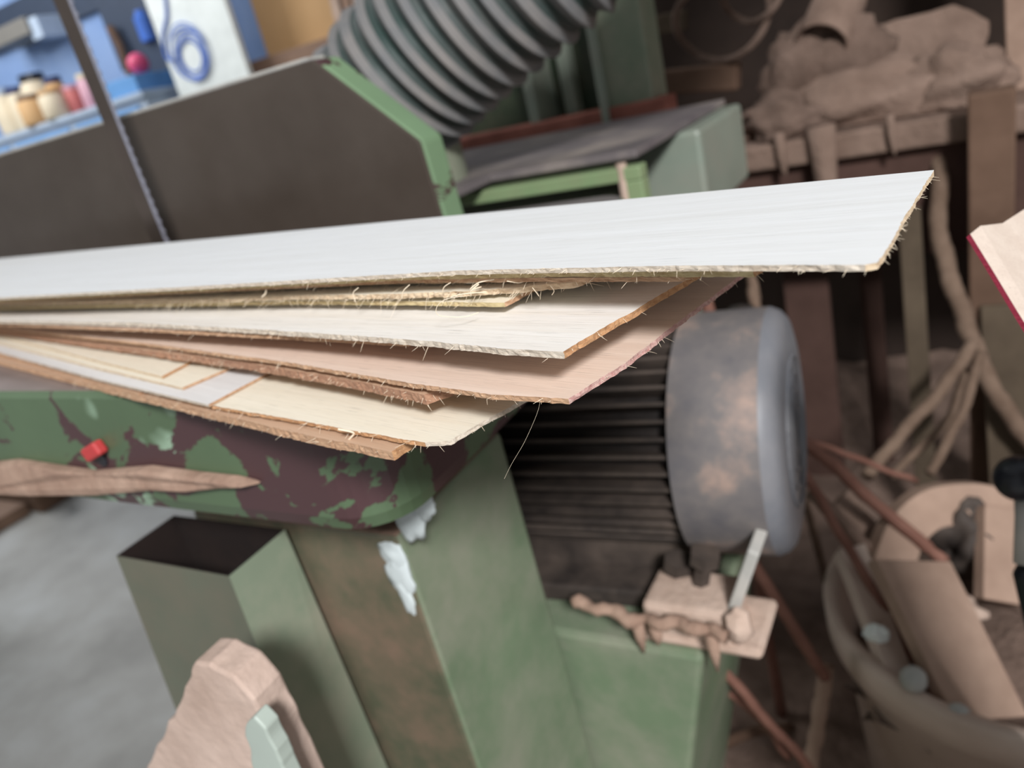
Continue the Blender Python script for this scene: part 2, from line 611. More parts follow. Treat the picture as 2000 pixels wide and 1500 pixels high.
# neck and upper wheel cover stand outside the frame
bm = B(); box(bm, -2.62, -2.36, .40, .70, 0, 2.0); box(bm, -2.36, -1.2, .49, .62, 1.85, 2.0)
fin('frame_neck', bm, MT['green'], saw, bevel=.01)
bm = B(); lathe(bm, (-1.10, .47, 1.95), (0, 1, 0), [(0, .30), (0, .345), (.15, .345), (.15, .30)], 48)
fin('wheel_cover', bm, MT['green'], saw, bevel=.004)
bm = B(); box(bm, bx - .03, bx + .03, by - .025, by + .035, 1.40, 1.75)
fin('blade_guide', bm, MT['dark_green'], saw, bevel=.003)

# ------------------------------------------------------------------ fence on the table
fence = root('rip_fence', 'tall dark steel rip fence with chipped green edge standing behind the veneer pile', 'fence', (-.8, .62, ZT))
FY = .60
fz = lambda px, py: PY(px, py, FY)
A_ = fz(608, 116); B_ = fz(818, 276)
zt = A_.z
poly = [Vector((-1.7, FY, ZT)), Vector((B_.x + .004, FY, ZT)), Vector((B_.x, FY, B_.z)), Vector((A_.x, FY, zt)), Vector((-1.7, FY, zt))]
bm = B(); prism(bm, poly, (0, .004, 0))
fin('face_plate', bm, MT['steel_dark'], fence, bevel=.0015)
bm = B()
prism(bm, [p + Vector((0, .0042, 0)) for p in poly], (0, .036, 0))
fin('fence_body', bm, MT['green_fence'], fence, bevel=.004)
bm = B()
box(bm, -1.7, A_.x - .012, FY + .006, FY + .034, zt - .0001, zt + .0035)  # sky reflection along the fence top, drawn as a pale strip
o = fin('sky_sheen_strip', bm, MT['bright_steel'], fence, bevel=.001)
o['label'] = 'bright top strip painted as sky reflection'

# ------------------------------------------------------------------ veneer sheets
def sheet(name, label, cat, hr, hl, t, front, end, width, mats, rough=.0006, fibres=0, fib_len=.006, seed=1, length=.95, zbase=ZT, group=None, back=None):
    """front: photo points of the front edge, far end first, near corner last;
       end: photo points up the cut end. Both are laid on the sheet's own plane."""
    rr = random.Random(seed)
    k = (hr - hl) / .9
    nrm = Vector((-k, 0, 1)).normalized()
    p_on = Vector((-.1, 0, zbase + hr))

    def hit(px, py):
        r = ray(px, py)
        return CAM + r * ((p_on - CAM).dot(nrm) / r.dot(nrm))
    fp = [hit(*p) for p in front]
    ep = [hit(*p) for p in end]
    O = fp[-1]
    u = (O - fp[0]).normalized()            # along the grain, toward the cut end
    v = nrm.cross(u).normalized()           # away from the camera
    loc = lambda p: Vector(((p - O).dot(u), (p - O).dot(v)))
    f2 = [loc(p) for p in fp]
    e2 = [Vector((0, 0))] + [loc(p) for p in ep]
    # run the end on to full width
    if e2[-1].y < width:
        dirn = (e2[-1] - e2[0])
        dirn = dirn / max(dirn.y, 1e-4)
        if e2[-1].y < .03:
            dirn = Vector((max(-.3, min(.15, dirn.x)), 1))
        e2.append(e2[-1] + dirn * (width - e2[-1].y))
    if back:
        far = loc(hit(*back))
        t_ = (-length - e2[-1].x) / (far.x - e2[-1].x)
        lb = e2[-1].lerp(far, t_)
    else:
        lb = Vector((-length, e2[-1].y))
    f2k = [p for p in f2 if p.x > -length + .02]
    outline = [Vector((-length, f2k[0].y))] + f2k + e2[1:] + [lb]
    i0, i1 = len(f2k), len(f2k) + len(e2) - 1      # segments i0 .. i1-1 are the cut end
    pts = []
    m = len(outline)
    for i in range(m):
        a, b = outline[i], outline[(i + 1) % m]
        L = (b - a).length
        st = max(1, int(L / .0016)) if (i < i1 and i > 0) else max(1, int(L / .006))
        isend = i0 <= i < i1
        for q in range(st):
            p = a.lerp(b, q / st)
            d = Vector((b - a)).normalized()
            nn = Vector((d.y, -d.x))
            j = rough * (noise.noise(Vector((p.x * 90, p.y * 90, seed * 3.3))) * .6 + noise.noise(Vector((p.x * 600, p.y * 600, seed))) * .8)
            if i == 0 or i >= i1:
                j = 0
            pts.append((p + nn * j, nn, isend))
    bm = B()
    zs = [(0, 0), (-t * .5, rough * .8), (-t, 0)]
    rings = []
    for dz, o_ in zs:
        ring = []
        for q, (p, nn, _) in enumerate(pts):
            jj = o_ * (noise.noise(Vector((q * .7, dz * 900, seed * 1.7)))) + (0 if dz == 0 else rough * .7 * noise.noise(Vector((q * .37, dz * 1300, seed))))
            s = p + nn * jj
            ring.append(bm.verts.new((s.x, s.y, dz)))
        rings.append(ring)
    bm.faces.new(rings[0]).material_index = 0
    bm.faces.new(rings[-1][::-1]).material_index = 0
    cnt = len(pts)
    for i in range(2):
        for q in range(cnt):
            f = bm.faces.new([rings[i][q], rings[i + 1][q], rings[i + 1][(q + 1) % cnt], rings[i][(q + 1) % cnt]])
            f.material_index = 2 if pts[q][2] else 1
    bmesh.ops.recalc_face_normals(bm, faces=bm.faces)
    me = bpy.data.meshes.new(name)
    bm.to_mesh(me); bm.free()
    for mt in mats:
        me.materials.append(mt)
    o = bpy.data.objects.new(name, me)
    COL.objects.link(o)
    mw = Matrix.Identity(4)
    for i in range(3):
        mw[i][0] = u[i]; mw[i][1] = v[i]; mw[i][2] = nrm[i]; mw[i][3] = O[i]
    o.matrix_world = mw
    tag(o, label, cat, group)
    if fibres:
        bm = B()
        cand = [(p, nn, e) for p, nn, e in pts if p.x > -.34 and nn.y < .2]
        for q in range(fibres):
            p, nn, e = rr.choice(cand)
            L = fib_len * (.18 + .82 * rr.random() ** 3)
            tang = Vector((-nn.y, nn.x)) * rr.uniform(-1, 1)
            d = Vector((nn.x + tang.x, nn.y + tang.y, rr.uniform(-.9, .25))).normalized()
            z0 = -t * rr.random()
            a = Vector((p.x, p.y, z0)) - Vector((nn.x, nn.y, 0)) * .0006
            cv = Vector((rr.uniform(-1, 1), rr.uniform(-1, 1), rr.uniform(-1, .5))) * L * .5
            tube(bm, [a, a + d * L * .35 + cv * .2, a + d * L * .7 + cv * .6, a + d * L + cv], [.00009, .00008, .00006, .00003], 3)
        me = bpy.data.meshes.new('fibres')
        bm.to_mesh(me); bm.free()
        me.materials.append(FIB)
        c = bpy.data.objects.new('fibres', me)
        COL.objects.link(c)
        c.parent = o
        c['kind'] = 'stuff'
        c['label'] = 'pale torn wood fibres'
    return o, u, v, O


VG = 'veneer sheets piled on the saw table'
V = 'veneer sheet'
S = {}
# bottom to top
S[15] = sheet('veneer_sheet', 'tan fuzzy-edged sheet at the very bottom of the pile, directly on the green table', V, .0046, .0046, .004,
              [(0, 706), (250, 768), (400, 803), (600, 850), (765, 882)], [(798, 860)], .12, [BR, E_TAN, E_ORG], .0007, 156, .004, 15, group=VG)
S[16] = sheet('veneer_sheet', 'short tan sheet lying directly on the bottom sheet, its end near the far left', V, .0062, .0062, .0015,
              [(0, 694), (150, 736), (270, 769)], [(287, 760)], .10, [BR, E_TAN, E_TAN], .0005, 0, .004, 16, length=.6, group=VG)
S[14] = sheet('veneer_sheet', 'cream sheet above the bottom sheet, its corner over the chipped table corner', V, .0082, .0080, .0018,
              [(0, 690), (400, 790), (560, 817), (700, 843), (830, 864)], [(878, 861), (905, 845), (940, 825), (1030, 776)], .06, [CR, E_ORG, E_WHT], .0007, 156, .0045, 14, group=VG)
S[13] = sheet('veneer_sheet', 'greyish white short sheet, longest of the three stepped ends at the left', V, .0100, .0097, .0015,
              [(0, 688), (200, 742), (407, 790)], [(512, 734)], .10, [GW, E_WHT, E_TAN], .0004, 0, .004, 13, length=.6, group=VG)
S[12] = sheet('veneer_sheet', 'pale cream short sheet, middle of the three stepped ends at the left', V, .0118, .0114, .0015,
              [(0, 671), (200, 721), (356, 757)], [(434, 724)], .10, [CR2, E_CREAM, E_TAN], .0004, 0, .004, 12, length=.55, group=VG)
S[11] = sheet('veneer_sheet', 'cream short sheet, topmost and shortest of the three stepped ends at the left', V, .0136, .0131, .0015,
              [(0, 655), (200, 707), (316, 735)], [(358, 713)], .10, [CR, E_CREAM, E_ORG], .0004, 0, .004, 11, length=.5, group=VG)
S[10] = sheet('veneer_sheet', 'reddish brown sheet with a thick fibrous edge tucked under the pink sheet', V, .0215, .0180, .0042,
              [(0, 646), (280, 683), (480, 708), (660, 738), (828, 771)], [(868, 758)], .06, [BR, E_BRN, E_BRN], .0009, 234, .004, 10, group=VG)
S[9] = sheet('veneer_sheet', 'pinkish beige sheet with a reddish cut end, widest spread below the middle of the pile', V, .0258, .0245, .002,
             [(0, 640), (300, 672), (560, 707), (800, 748), (960, 770), (1110, 779)], [(1215, 713), (1330, 625), (1437, 545)], .14, [PK, E_TAN, E_RED], .0007, 182, .0045, 9, group=VG)
S[8] = sheet('veneer_sheet', 'narrow tan sheet peeping out just under the grained white sheet', V, .0378, .0345, .002,
             [(0, 632), (300, 643), (560, 656), (797, 668)], [(812, 660)], .10, [PK, E_TAN, E_TAN], .0006, 65, .004, 8, group=VG)
S[7] = sheet('veneer_sheet', 'grained white sheet with an orange ragged end above the pink sheet', V, .0415, .0382, .0024,
             [(0, 626), (260, 630), (520, 644), (800, 663), (1000, 682), (1100, 687)], [(1160, 650), (1240, 606), (1290, 575), (1340, 546)], .13, [WH2, E_WHT, E_ORG], .0008, 156, .0045, 7, group=VG)
S[6] = sheet('veneer_sheet', 'yellowish narrow sheet resting on the grained white sheet', V, .0468, .0424, .0018,
             [(0, 601), (400, 592), (586, 588), (800, 589), (985, 591)], [(1012, 577)], .10, [CR, E_YEL, E_TAN], .0005, 52, .004, 6, group=VG)
S[5] = sheet('veneer_sheet', 'torn cream sheet with hairy frayed end in the middle of the pile', V, .0512, .0462, .0022,
             [(0, 592), (400, 584), (590, 577), (773, 574), (898, 569), (992, 563), (1117, 552)], [(1138, 546)], .10, [CR2, E_CREAM, E_CREAM], .0014, 390, .008, 5, group=VG)
S[4] = sheet('veneer_sheet', 'cream sheet with loose curling fibres above the torn hairy sheet', V, .0538, .0490, .0015,
             [(0, 588), (400, 568), (711, 551), (870, 547), (1030, 542)], [(1050, 538)], .10, [CR2, E_CREAM, E_CREAM], .0010, 234, .012, 4, group=VG)
S[3] = sheet('veneer_sheet', 'pinkish tan sheet second below the top one, ending over the orange ragged end', V, .0557, .0522, .0015,
             [(0, 588), (400, 566), (800, 546), (1100, 543), (1335, 541)], [(1350, 533)], .10, [PK, E_TAN, E_TAN], .0008, 104, .004, 3, group=VG)
S[2] = sheet('veneer_sheet', 'cream sheet with a yellow fuzzy edge and orange tip just under the top sheet', V, .0584, .0562, .0022,
             [(0, 584), (400, 561), (800, 537), (1100, 529), (1472, 527)], [(1487, 519)], .10, [CR, E_YEL, E_ORG], .0008, 156, .0045, 2, group=VG)
S[1] = sheet('veneer_sheet', 'long white sheet on top of the pile with a slanted bare end', V, .0612, .0600, .0018,
             [(0, 581), (500, 552), (900, 528), (1300, 519), (1690, 517)], [(1712, 513), (1735, 482), (1772, 415), (1824, 332)], .10, [WH, E_WHT, E_CREAM], .0005, 416, .003, 1, length=1.22, group=VG, back=(0, 505))

# long curling strands caught in the middle of the pile
def strands(parent, data):
    bm = B()
    inv = parent.matrix_world.inverted()
    for pix, d, r in data:
        pts = spline([P(x, y, d + 0.002 * i) for i, (x, y) in enumerate(pix)], 6)
        tube(bm, [inv @ p for p in pts], r, 5)
    me = bpy.data.meshes.new('loose_strands'); bm.to_mesh(me); bm.free()
    me.materials.append(FIB)
    o = bpy.data.objects.new('loose_strands', me)
    COL.objects.link(o)
    o.parent = parent
    o['kind'] = 'stuff'
    return o


strands(S[4][0], [([(800, 556), (788, 568), (785, 582)], .315, .00022), ([(880, 552), (868, 560), (864, 570)], .305, .0002),
                  ([(965, 546), (935, 552), (918, 566), (940, 560)], .292, .00025), ([(700, 562), (690, 572), (694, 590)], .33, .0002),
                  ([(520, 566), (518, 574), (512, 580)], .38, .0004), ([(990, 549), (1015, 552), (1035, 544)], .285, .0002),
                  ([(935, 555), (920, 568), (920, 578)], .292, .0003)])
strands(S[5][0], [([(905, 578), (870, 585), (853, 600), (858, 616), (905, 619), (935, 610)], .283, .00013), ([(880, 580), (905, 574), (950, 570)], .29, .0002),
                  ([(1040, 562), (1048, 572), (1052, 578)], .28, .00016), ([(1075, 558), (1082, 568), (1078, 576)], .28, .00014)])
strands(S[14][0], [([(660, 838), (690, 845), (685, 855), (678, 862)], .31, .0005), ([(700, 843), (718, 850), (726, 852)], .31, .0004)])
strands(S[9][0], [([(1056, 780), (1048, 810), (1025, 862), (1000, 905), (985, 935)], .255, .00003)])

# ------------------------------------------------------------------ the loose sheet at the right edge
A3 = P(1895, 457, .36); B3 = P(2000, 628, .34); C3 = P(1915, 441, .362); D3 = P(1958, 436, .368); E3 = P(2000, 409, .376)
u = (B3 - A3).normalized()
w = (E3 - C3)
nn = u.cross(w).normalized()
if nn.y > 0:
    nn = -nn
t_floor = (A3.z - .004) / -u.z
ext = A3 + u * t_floor
rgt = w.normalized() * .22
pts = [A3 + u * (t_floor * i / 60) + (w.normalized() * .0007 * noise.noise(Vector((i * 2.3, 0, 0)))) for i in range(61)]
pts += [ext + rgt - u * (rgt.z / -u.z) * -1 * 0, E3 + rgt * .75, E3, D3, C3]
bm = B()
prism(bm, pts, -nn * .0025, 0, 1)
ls = fin('plywood_strip', bm, [wood('beige_ply', srgb(204, 188, 174), srgb(192, 174, 160), streak=.4), E_CRIM])
tag(ls, 'pale beige sheet with a crimson edge leaning in at the right border', 'veneer sheet')

# ------------------------------------------------------------------ motor
mot = root('electric_motor', 'black finned electric motor with dusty grey fan cover beside the green column', 'motor', (-.32, .66, hz))
ax = Vector((.993, .085, 0)).normalized()
mc = Vector((-.138, .652, .670))          # centre of the fan cover's free end
RM = .115
bm = B()
lathe(bm, mc, -ax, [(0, .02), (0, RM * .80), (.003, RM * .91), (.008, RM * .965), (.016, RM), (.090, RM), (.0908, RM * .985), (.0912, RM * .8)], 64)
bm.faces.ensure_lookup_table()
for f in bm.faces[:64 * 4]:
    f.material_index = 1
cov = fin('fan_cover', bm, [MT['cover'], MT['cover_end_lit']], mot, smooth=True)
md = cov.modifiers.new('es', 'EDGE_SPLIT'); md.split_angle = math.radians(40)
bm = B()
for k in range(4):
    rad = RM * (.18 + .14 * k)
    up = Vector((0, 0, 1)); side = ax.cross(up)
    ring = [mc + ax * .0008 + (up * math.cos(a) + side * math.sin(a)) * rad for a in [i * math.pi / 20 for i in range(41)]]
    tube(bm, ring, .0022, 6, False)
gr = fin('grille', bm, MT['cover_end_lit'], cov)
bm = B()
side = ax.cross(Vector((0, 0, 1)))
lathe(bm, mc, -ax, [(.0915, .08), (.0915, .090), (.34, .090), (.34, .104), (.365, .104), (.37, .09)], 48)
bod = fin('motor_body', bm, MT['black_metal'], mot, smooth=True)
md = bod.modifiers.new('es', 'EDGE_SPLIT'); md.split_angle = math.radians(40)
bm = B()
for k in range(44):
    a = 2 * math.pi * k / 44
    dr = Vector((0, 0, 1)) * math.cos(a) + side * math.sin(a)
    tg = ax.cross(dr)
    c = mc - ax * .214 + dr * .0975
    obox(bm, c, (ax, dr, tg), (.1215, .0105, .0016))
fin('cooling_fins', bm, MT['fin'], mot)
bm = B()
vh = mc - ax * .045 + (Vector((0, 0, .80)) - side * .42).normalized() * (RM + .0006)
blob(bm, vh, (.012, .009, .004), 2, .3, 2, 3)  # vent hole drawn as a dark lump on the cover
o = fin('vent_hole', bm, MT['black_metal'], cov, smooth=True)
# foot and mounting plate
bm = B()
c0 = mc - ax * .20
obox(bm, Vector((c0.x, c0.y, hz + .011)), (ax, side, (0, 0, 1)), (.12, .10, .010))
obox(bm, Vector((c0.x, c0.y, hz + .032)), (ax, side, (0, 0, 1)), (.10, .06, .020))
fin('mounting_foot', bm, MT['fin'], mot, bevel=.003)
bm = B()
c1 = PY(1350, 1180, .52)
obox(bm, (c1.x, .53, hz + .022), ((1, 0, 0), (0, 1, 0), (0, 0, 1)), (.040, .028, .020))
obox(bm, (c1.x + .005, .535, hz + .005), ((1, 0, 0), (0, 1, 0), (0, 0, 1)), (.058, .036, .005))
fin('bracket', bm, MT['dust_pale'], mot, bevel=.005)
bm = B()
pl = PY(1443, 1150, .515)
obox(bm, (pl.x, .53, pl.z - .004), ((1, 0, -.38), (0, 1, 0), (.38, 0, 1)), (.005, .020, .050))
fin('bracket_plate', bm, MT['bright_steel'], mot, bevel=.002)
bm = B()
for q in (PY(1372, 1118, .54), PY(1320, 1130, .55)):
    lathe(bm, q, (.25, 0, 1), [(-.05, .008), (.012, .008), (.012, .014), (.024, .014)], 6)
fin('bolt', bm, MT['fin'], mot)
bm = B(); blob(bm, PY(1442, 1222, .50), (.012, .010, .016), 3, .3, 2, 3)
fin('nut', bm, MT['dust_pale'], mot, smooth=True)
# sawdust ridge along the housing edge
bm = B()
path = [PY(x, y, .487) for x, y in ((1120, 1178), (1180, 1190), (1240, 1210), (1300, 1215), (1360, 1225), (1420, 1240))]
sp = spline(path, 6)
tube(bm, [p + Vector((0, .003 * math.sin(i), .004 * noise.noise(Vector((i * .6, 0, 0))))) for i, p in enumerate(sp)],
     [.006 + .004 * noise.noise(Vector((i * .4, 3, 0))) for i in range(len(sp))], 10)
for x, y, l in ((1245, 1215, .035), (1280, 1225, .02), (1390, 1240, .04)):
    p = PY(x, y, .487)
    tube(bm, [p, p - Vector((0, 0, l * .5)), p - Vector((0, 0, l))], [.006, .005, .001], 8)
tag(fin('sawdust_ridge', bm, MT['dust'], None, smooth=True), 'tan ridge of sawdust along the housing edge below the motor', 'sawdust', kind='stuff')

# ------------------------------------------------------------------ green planer behind, with hose
pla = root('planer', 'green machine with dusty grey bed standing behind the veneer pile', 'machine', (-.6, 1.15, 0))
zb = .905
bm = B(); box(bm, -.95, -.30, 1.03, 1.27, .79, zb); hexa(bm, [(-.95, 1.05, 0), (-.45, 1.05, 0), (-.45, 1.25, 0), (-.95, 1.25, 0)], [(-.95, 1.04, .79), (-.36, 1.04, .79), (-.36, 1.26, .79), (-.95, 1.26, .79)])
fin('body', bm, [MT['pale_green']], pla, bevel=.006)
bm = B(); box(bm, -.98, -.325, .86, 1.275, zb + .0005, zb + .010); box(bm, -.98, -.52, .70, .859, zb + .0005, zb + .010)
fin('bed', bm, [MT['grey_dust_top']], pla, bevel=.002)
bm = B(); box(bm, -.98, -.35, .87, .9, .72, zb); box(bm, -.98, -.37, .9, 1.04, .72, .74)
fin('apron', bm, MT['dark_green'], pla)
bm = B()
box(bm, -.60, -.318, .845, .868, zb - .022, zb - .006)
box(bm, -.338, -.318, .845, .868, zb - .12, zb - .022)
fin('bed_frame', bm, MT['bright_green'], pla, bevel=.002)
bm = B()
p = PY(1215, 355, .845)
tube(bm, [p + Vector((0, .005, .02)), p + Vector((0, .004, -.03))], .006, 10)
fin('adjusting_screw', bm, MT['dust_pale'], pla)
bm = B(); box(bm, -.98, -.42, 1.29, 1.34, zb + .001, zb + .03)
fin('rust_rail', bm, MT['rust'], pla, bevel=.004)
bm = B()
p0 = PY(1165, 100, 1.30); p1 = PY(1262, 100, 1.30)
box(bm, p0.x, p1.x, 1.30, 1.38, zb, 1.75)
fin('upright', bm, MT['green_dusty'], pla, bevel=.004)
bm = B(); box(bm, p0.x - .006, p0.x + .008, 1.285, 1.299, zb + .001, 1.75)
fin('edge_strip', bm, MT['pale_green'], pla, bevel=.002)
bm = B(); box(bm, PY(790, 40, 1.39).x, p0.x - .001, 1.39, 1.42, zb, 1.75)
fin('back_panel', bm, MT['dark_green'], pla)
bm = B()
q = PY(1033, 180, 1.30)
box(bm, q.x - .010, q.x + .010, 1.30, 1.385, zb, 1.70)
box(bm, PY(1110, 180, 1.36).x - .012, PY(1110, 180, 1.36).x + .012, 1.36, 1.388, zb, 1.70)
fin('rib', bm, MT['pale_green'], pla, bevel=.002)

hose = root('dust_hose', 'ribbed grey-green dust extraction hose rising behind the fence', 'hose', P(800, 260, .98))
ctrl = [P(700, 330, 1.06), P(742, 235, 1.0), P(795, 150, .96), P(870, 65, .92), P(960, -20, .88), P(1060, -110, .84), P(1200, -230, .80)]
ctrl[0] = Vector((ctrl[1].x - .02, ctrl[1].y, zb + .011))
tg_ = (ctrl[-1] - ctrl[-2]).normalized()
ctrl += [ctrl[-1] + tg_ * .15, ctrl[-1] + tg_ * .28 + Vector((0, 0, .10)), ctrl[-1] + tg_ * .38 + Vector((0, 0, .35)), ctrl[-1] + tg_ * .42 + Vector((0, .05, .75))]
path = spline(ctrl, 60)
rad = []
acc = 0
pp = path[0]
for p in path:
    acc += (p - pp).length
    pp = p
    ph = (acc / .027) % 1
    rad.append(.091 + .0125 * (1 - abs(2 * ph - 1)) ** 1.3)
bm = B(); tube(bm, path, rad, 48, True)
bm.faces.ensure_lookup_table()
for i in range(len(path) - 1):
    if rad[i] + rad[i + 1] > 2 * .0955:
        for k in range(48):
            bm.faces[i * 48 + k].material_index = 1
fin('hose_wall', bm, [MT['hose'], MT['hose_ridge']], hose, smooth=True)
bm = B(); lathe(bm, ctrl[0] - Vector((0, 0, .002)), (0, 0, 1), [(0, .112), (.05, .112), (.06, .106)], 40)
fin('hose_collar', bm, MT['green_dusty'], hose, smooth=False)

# ------------------------------------------------------------------ dusty shelf with clutter, right background
shf = root('wooden_shelf', 'dust covered brown wooden shelf along the back at upper right', 'shelf', (0, 1.75, 0))
sz = .80
bm = B(); box(bm, -.75, 1.3, 1.50, 2.09, sz - .045, sz)
fin('shelf_board', bm, MT['dust_mid'], shf, bevel=.006)
bm = B(); box(bm, -.75, 1.3, 1.53, 1.56, sz - .24, sz - .046)
fin('apron_board', bm, MT['wood_dark'], shf, bevel=.004)
for x0, x1, y in ((0, .064, 1.44), (.62, .70, 1.46), (-.72, -.64, 1.46)):
    bm = B(); box(bm, x0, x1, y, y + .055, 0, .835)
    fin('post', bm, MT['wood_brown'], shf, bevel=.004)
bm = B(); box(bm, -.75, 1.3, 1.85, 2.09, 1.22, 1.25)
fin('upper_board', bm, MT['dust_brown'], shf, bevel=.004)
bm = B()
for x, l, r in ((PY(1605, 250, 1.50).x, .17, .020), (PY(1525, 290, 1.50).x, .06, .008), (PY(1740, 260, 1.50).x, .05, .006)):
    tube(bm, [(x, 1.492, sz + .02), (x + .002, 1.49, sz - l * .4), (x + .004, 1.49, sz - l * .75), (x + .006, 1.49, sz - l)], [r * 1.2, r, r * .8, r * .15], 10)
o = fin('dust_strand', bm, MT['dust_mid'], shf, smooth=True)
o['kind'] = 'stuff'

clump_spec = [((1540, 190), 1.58, (.085, .06, .05)), ((1700, 190), 1.60, (.15, .06, .06)), ((1860, 180), 1.60, (.09, .06, .06)),
              ((1600, 120), 1.62, (.11, .045, .12)), ((1430, 200), 1.62, (.05, .05, .03))]
desc = ['small lump of sawdust on the shelf edge above the widest hanging strand', 'long low sawdust heap along the shelf right of the widest hanging strand',
        'sawdust heap on the shelf where the thick rope starts', 'tall sawdust heap below the dusty can', 'low sawdust lump beside the green machine block']
for i, ((px, py), y, rad3) in enumerate(clump_spec):
    bm = B()
    c = PY(px, py, y)
    c.z = sz + rad3[2] * .62
    blob(bm, c, rad3, i + 11, .36, 1.5, 4)
    for v in bm.verts:
        v.co.z = max(v.co.z, sz + .0008 * (1 + i % 3))
    tag(fin('sawdust_heap', bm, MT['dust_mid'] if i % 3 else MT['dust_brown'], None, smooth=True), desc[i], 'sawdust heap', 'sawdust heaps on the shelf')
# big dusty board leaning at the back of the shelf, can, battens
def slab(name, pix, ya, th, mt, label, cat, amp=.006, tilt=.0):
    pts = [PY(x, y, ya) for x, y in pix]
    zmin = min(p.z for p in pts)
    pts = [p + Vector((0, (p.z - zmin) * tilt, 0)) for p in pts]
    fine = []
    for a, b in zip(pts, pts[1:] + pts[:1]):
        for k in range(8):
            p = a.lerp(b, k / 8)
            fine.append(p + Vector((noise.noise(p * 25), 0, noise.noise(p * 25 + Vector((9, 0, 0))))) * amp)
    bm = B(); prism(bm, fine, (0, th, 0))
    return tag(fin(name, bm, MT[mt], None, bevel=.006), label, cat)


slab('dusty_board', [(1500, 213), (1560, 95), (1680, 62), (1860, 12), (1935, 40), (1915, 130), (1893, 165)], 1.68, .03, 'dust_mid', 'broad dust caked board leaning at the back of the shelf', 'board', tilt=.25)
slab('wood_batten', [(1284, 188), (1284, 140), (1440, 122), (1440, 176)], 1.56, .04, 'wood_brown', 'brown block of wood on the shelf edge beside the green upright', 'batten', .002)
slab('wood_batten', [(1270, 70), (1275, 32), (1335, 18), (1340, 60)], 1.76, .03, 'plank', 'tan board end in the dark gap beside the green upright', 'batten', .002)
xp = PY(1952, 20, 1.66).x
bm = B(); hexa(bm, [(xp + .012, 1.66, sz + .0005), (xp + .10, 1.66, sz + .0005), (xp + .10, 1.72, sz + .0005), (xp + .012, 1.72, sz + .0005)],
               [(xp - .02, 1.72, 2.0), (xp + .07, 1.72, 2.0), (xp + .07, 1.78, 2.0), (xp - .02, 1.78, 2.0)])
tag(fin('leaning_post', bm, MT['board_tan'], None, bevel=.002), 'greyish tan post standing on the shelf in the upper right corner', 'post')
bm = B()
q = PY(1605, 85, 1.585)
cdir = Vector((-.25, -.75, -.62)).normalized()
lathe(bm, q - cdir * .05, cdir, [(-.06, .043), (-.055, .046), (.05, .046), (.05, .040), (.0, .038), (-.02, .02)], 28)
tag(fin('dusty_can', bm, MT['dust_mid'], None, smooth=False, bevel=.002), 'dusty tin can lying open end down on the sawdust heap', 'can')
# hanging belts
for i, (px, py, r, lb) in enumerate(((1410, 40, .085, 'dusty drive belt hanging beside the green upright, larger loop'), (1470, -5, .05, 'dusty drive belt hanging at upper right, smaller loop'))):
    c = PY(px, py, 1.56)
    bm = B()
    pts = [c + Vector((math.cos(a) * r, .03 * math.sin(a * 2), math.sin(a) * r * .8)) for a in [k * math.pi / 24 for k in range(49)]]
    tube(bm, pts, .0065, 8, False)
    tag(fin('drive_belt', bm, MT['dust_brown'], None, smooth=True), lb, 'belt', 'drive belts above the shelf')
# standing planks behind / under the shelf
for i, (px, wd, y, top_, mt, lb) in enumerate(((1775, .035, 1.40, .66, 'plank', 'narrow grey-brown plank standing under the shelf left of the hanging rope'),
                                               (1970, .075, 1.36, .49, 'plank', 'grey-brown plank standing at the right border behind the crimson edged sheet'),
                                               (1690, .04, 1.62, .58, 'wood_dark', 'dark plank standing in the shade beneath the shelf'),
                                               (1560, .09, 1.60, .56, 'wood_dark', 'dark wide plank standing behind the motor cover'))):
    bm = B()
    c = PY(px, 560, y)
    hexa(bm, [(c.x - wd / 2 + .02, y - .02, 0), (c.x + wd / 2 + .02, y - .02, 0), (c.x + wd / 2 + .02, y, 0), (c.x - wd / 2 + .02, y, 0)],
         [(c.x - wd / 2, y + .07, top_), (c.x + wd / 2, y + .07, top_), (c.x + wd / 2, y + .09, top_), (c.x - wd / 2, y + .09, top_)])
    tag(fin('standing_plank', bm, MT[mt], None, bevel=.002), lb, 'plank')

# dusty ropes and sticks hanging at the right
def rope(name, pix, d0, d1, r, mt, label, cat, kinks=.004, seed=0, foot=None):
    pts = [P(x, y, d0 + (d1 - d0) * i / (len(pix) - 1)) for i, (x, y) in enumerate(pix)]
    if foot:
        pts.append(Vector(foot))
    sp = spline(pts, 8)
    bm = B()
    tube(bm, [p + Vector((noise.noise(p * 20 + Vector((seed, 0, 0))), noise.noise(p * 20 + Vector((0, seed, 5))), noise.noise(p * 20 + Vector((3, 0, seed))))) * kinks for p in sp],
         [r * (1 + .25 * noise.noise(Vector((i * .7, seed, 0)))) for i in range(len(sp))], 9)
    return tag(fin(name, bm, MT[mt], None, smooth=True), label, cat)


